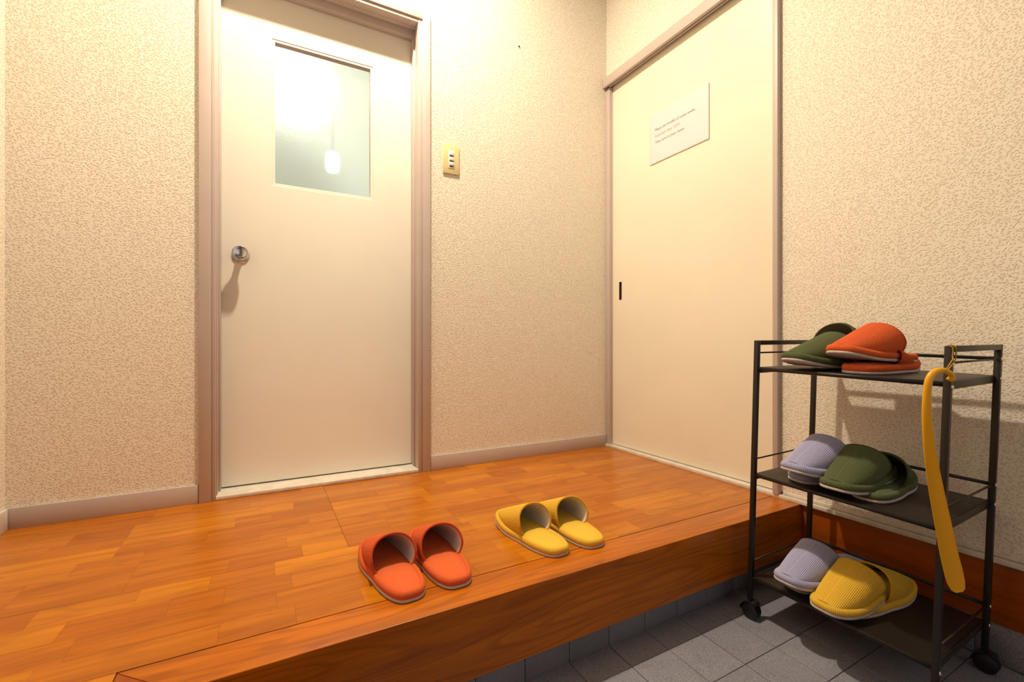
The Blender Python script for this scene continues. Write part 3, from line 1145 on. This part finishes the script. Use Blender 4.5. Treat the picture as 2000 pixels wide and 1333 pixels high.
    for i, row in enumerate(rows_):
        mid = (C - 1) // 2
        arc = [0.0] * C
        for k in range(mid + 1, C):
            arc[k] = arc[k - 1] + (row[k] - row[k - 1]).length
        for k in range(mid - 1, -1, -1):
            arc[k] = arc[k + 1] + (row[k] - row[k + 1]).length
        for k in range(C):
            a = row[max(0, k - 1)]
            b = row[min(C - 1, k + 1)]
            tv = b - a
            ru = rows_[min(NS, i + 1)][k] - rows_[max(0, i - 1)][k]
            nv = tv.cross(ru)
            if nv.length < 1e-12:
                nv = Vector((0, 0, 1))
            nv.normalize()
            if nv.z < -0.2:
                nv = -nv
            RIB.append(0.5 + 0.5 * math.sin(2 * PI * arc[k] / pitch))
            v.append(row[k] + nv * (0.00038 * math.sin(2 * PI * arc[k] / pitch)))
    f = []
    for i in range(NS):
        for k in range(C - 1):
            f.append((i * C + k, i * C + k + 1, (i + 1) * C + k + 1, (i + 1) * C + k))
    f.append(tuple(NS * C + k for k in range(0, C, 10)))
    R['upper'] = (v, f, RIB)
    ss = ss[::5]
    NS = len(ss) - 1
    rows_ = [section(s, 0.0030) for s in ss]
    C = len(rows_[0])
    v = [p for row in rows_ for p in row]
    f = []
    for i in range(NS):
        for k in range(C - 1):
            f.append(((i + 1) * C + k, (i + 1) * C + k + 1, i * C + k + 1, i * C + k))
    R['lining'] = (v, f, True)
    # --- rolled edge of the opening
    path = section(0.0, 0.0015)[::1]
    C = len(path)
    tv, tf = tube_data([p + Vector((-0.0005, 0, 0)) for p in path], 0.0026, 10)
    R['opening_edge'] = (tv, tf, True)
    return R

SM = {}
for nm, (v, f, s) in slipper_meshes().items():
    me = bpy.data.meshes.new(nm)
    me.from_pydata([tuple(p) for p in v], [], f)
    bm = bmesh.new()
    bm.from_mesh(me)
    if nm != 'lining':
        bmesh.ops.recalc_face_normals(bm, faces=bm.faces)
    bm.to_mesh(me)
    bm.free()
    for p in me.polygons:
        p.use_smooth = True
    if isinstance(s, list):
        at_ = me.attributes.new('rib', 'FLOAT', 'POINT')
        at_.data.foreach_set('value', s)
    me.materials.append(M_SOLE)
    SM[nm] = me

def slipper(color, mat, label, group, squash=1.0):
    root = empty('slipper', (0, 0, 0), label, 'slipper', group)
    root.matrix_world = mat
    for nm, me in SM.items():
        o = bpy.data.objects.new(nm, me)
        COL.objects.link(o)
        o.parent = root
        if nm in ('upper', 'lining', 'opening_edge'):      # vamp pressed down by the slipper on top
            o.scale = (1, 1, squash)
            o.location = (0, 0, 0.0185 * (1 - squash))
        m = {'sole': M_SOLE, 'binding': M_FAB[color], 'insole': M_INS[color], 'upper': M_FAB[color],
             'lining': M_LINING_G if color == 'green' else M_LINING, 'opening_edge': M_FAB[color]}[nm]
        o.material_slots[0].link = 'OBJECT'
        o.material_slots[0].material = m
    return root

T = Matrix.Translation
def Rz(a): return Matrix.Rotation(a, 4, 'Z')
def Ry(a): return Matrix.Rotation(a, 4, 'Y')
def Rx(a): return Matrix.Rotation(a, 4, 'X')

# floor pairs (x, y of the sole's middle, heading of the toe)
FLOOR = [
    ('red', -1.2317, -0.7296, 1.655, 'orange-red corduroy slipper on the wooden floor, left one of its pair'),
    ('red', -1.1215, -0.7280, 1.565, 'orange-red corduroy slipper on the wooden floor, right one of its pair'),
    ('yellow', -0.8690, -0.7160, 1.640, 'yellow corduroy slipper on the wooden floor, left one of its pair'),
    ('yellow', -0.7545, -0.7220, 1.520, 'yellow corduroy slipper on the wooden floor, right one of its pair'),
]
for c, x, y, a, lab in FLOOR:
    slipper(c, T((x, y, 0.0002)) @ Rz(a), lab, 'slippers set out on the wooden floor')

def on_shelf(wz, v, u, delta, pitch, lift, flip=False):
    """v, u: middle of the sole from the front left post; flip = toe towards the wall"""
    return RM @ T((v, -u, wz + lift)) @ Rz(PI - delta + (PI if flip else 0.0)) @ Ry(-pitch)
G1, G2, G3 = 'slippers on the top shelf', 'slippers on the middle shelf', 'slippers on the bottom shelf'
LO, HI = 0.0004, 0.0266
slipper('green', on_shelf(W1, 0.1030, 0.1215, 0.19, 0.045, LO + 0.0045), 'dark green corduroy slipper on the top shelf with its pale sole tip showing', G1)
slipper('green', on_shelf(W1, 0.1430, 0.1260, 0.18, 0.0, HI, True), 'dark green slipper on the top shelf with its open grey inside showing', G1)
slipper('red', on_shelf(W1, 0.1438, 0.2131, -0.02, 0.0, LO, True), 'orange-red slipper lying underneath its partner on the top shelf', G1, 0.62)
slipper('red', on_shelf(W1, 0.1245, 0.2043, 0.12, 0.045, HI), 'orange-red corduroy slipper lying on top of its partner on the top shelf', G1)
slipper('lavender', on_shelf(W2, 0.1540, 0.1131, 0.15, 0.0, LO, True), 'pale lavender slipper underneath its partner on the middle shelf', G2, 0.75)
slipper('lavender', on_shelf(W2, 0.0937, 0.1175, 0.02, 0.015, HI), 'pale lavender corduroy slipper on top of its partner on the middle shelf', G2)
slipper('green', on_shelf(W2, 0.1600, 0.2210, -0.14, 0.0, LO, True), 'dark green slipper on the middle shelf with its toe towards the wall', G2)
slipper('green', on_shelf(W2, 0.1082, 0.1941, -0.03, -0.065, 0.0170), 'dark green corduroy slipper on the middle shelf with its toe over the front edge', G2)
slipper('lavender', on_shelf(W3, 0.1560, 0.1060, 0.12, 0.0, LO, True), 'pale lavender slipper underneath its partner on the bottom shelf', G3, 0.7)
slipper('lavender', on_shelf(W3, 0.0910, 0.1087, 0.0, 0.02, HI), 'pale lavender corduroy slipper on top of its partner on the bottom shelf', G3)
slipper('yellow', on_shelf(W3, 0.1534, 0.2100, 0.10, 0.0, LO, True), 'yellow slipper on the bottom shelf with its toe towards the wall', G3)
slipper('yellow', on_shelf(W3, 0.0907, 0.1981, 0.05, -0.070, 0.0170), 'yellow corduroy slipper on the bottom shelf with its toe over the front edge', G3)

# globe lamp behind the frosted pane, and an invented source for its cool patch
gb = empty('globe_lamp', (-1.335, 0.85, 1.80), 'warm white lamp glowing in the upper left of the frosted pane', 'lamp')
bm = bmesh.new()
bmesh.ops.create_uvsphere(bm, u_segments=24, v_segments=14, radius=0.17)
bm_obj('glass_globe', bm, M_GLOBE, gb, True)
lathe('stem', [(0.16, 0.012), (0.65, 0.012), (0.655, 0.05), (0.6995, 0.05)], M_CHROME, gb, 20, 'z', (0, 0, 0))
fl2 = empty('cool_glow_stand_in', (-1.2365, 0.165, 1.172), 'small cool white glow in the lower part of the frosted pane, source made up', 'lamp')  # hanging lamp made up to carry the cool glow behind the pane
lathe('cord', [(0.07, 0.0008), (1.328, 0.0008)], M_ROCKER, fl2, 8, 'z')
lathe('shade', [(0.0, 0.010), (0.004, 0.020), (0.038, 0.023), (0.068, 0.020), (0.073, 0.010)], M_COOL, fl2, 20, 'z')
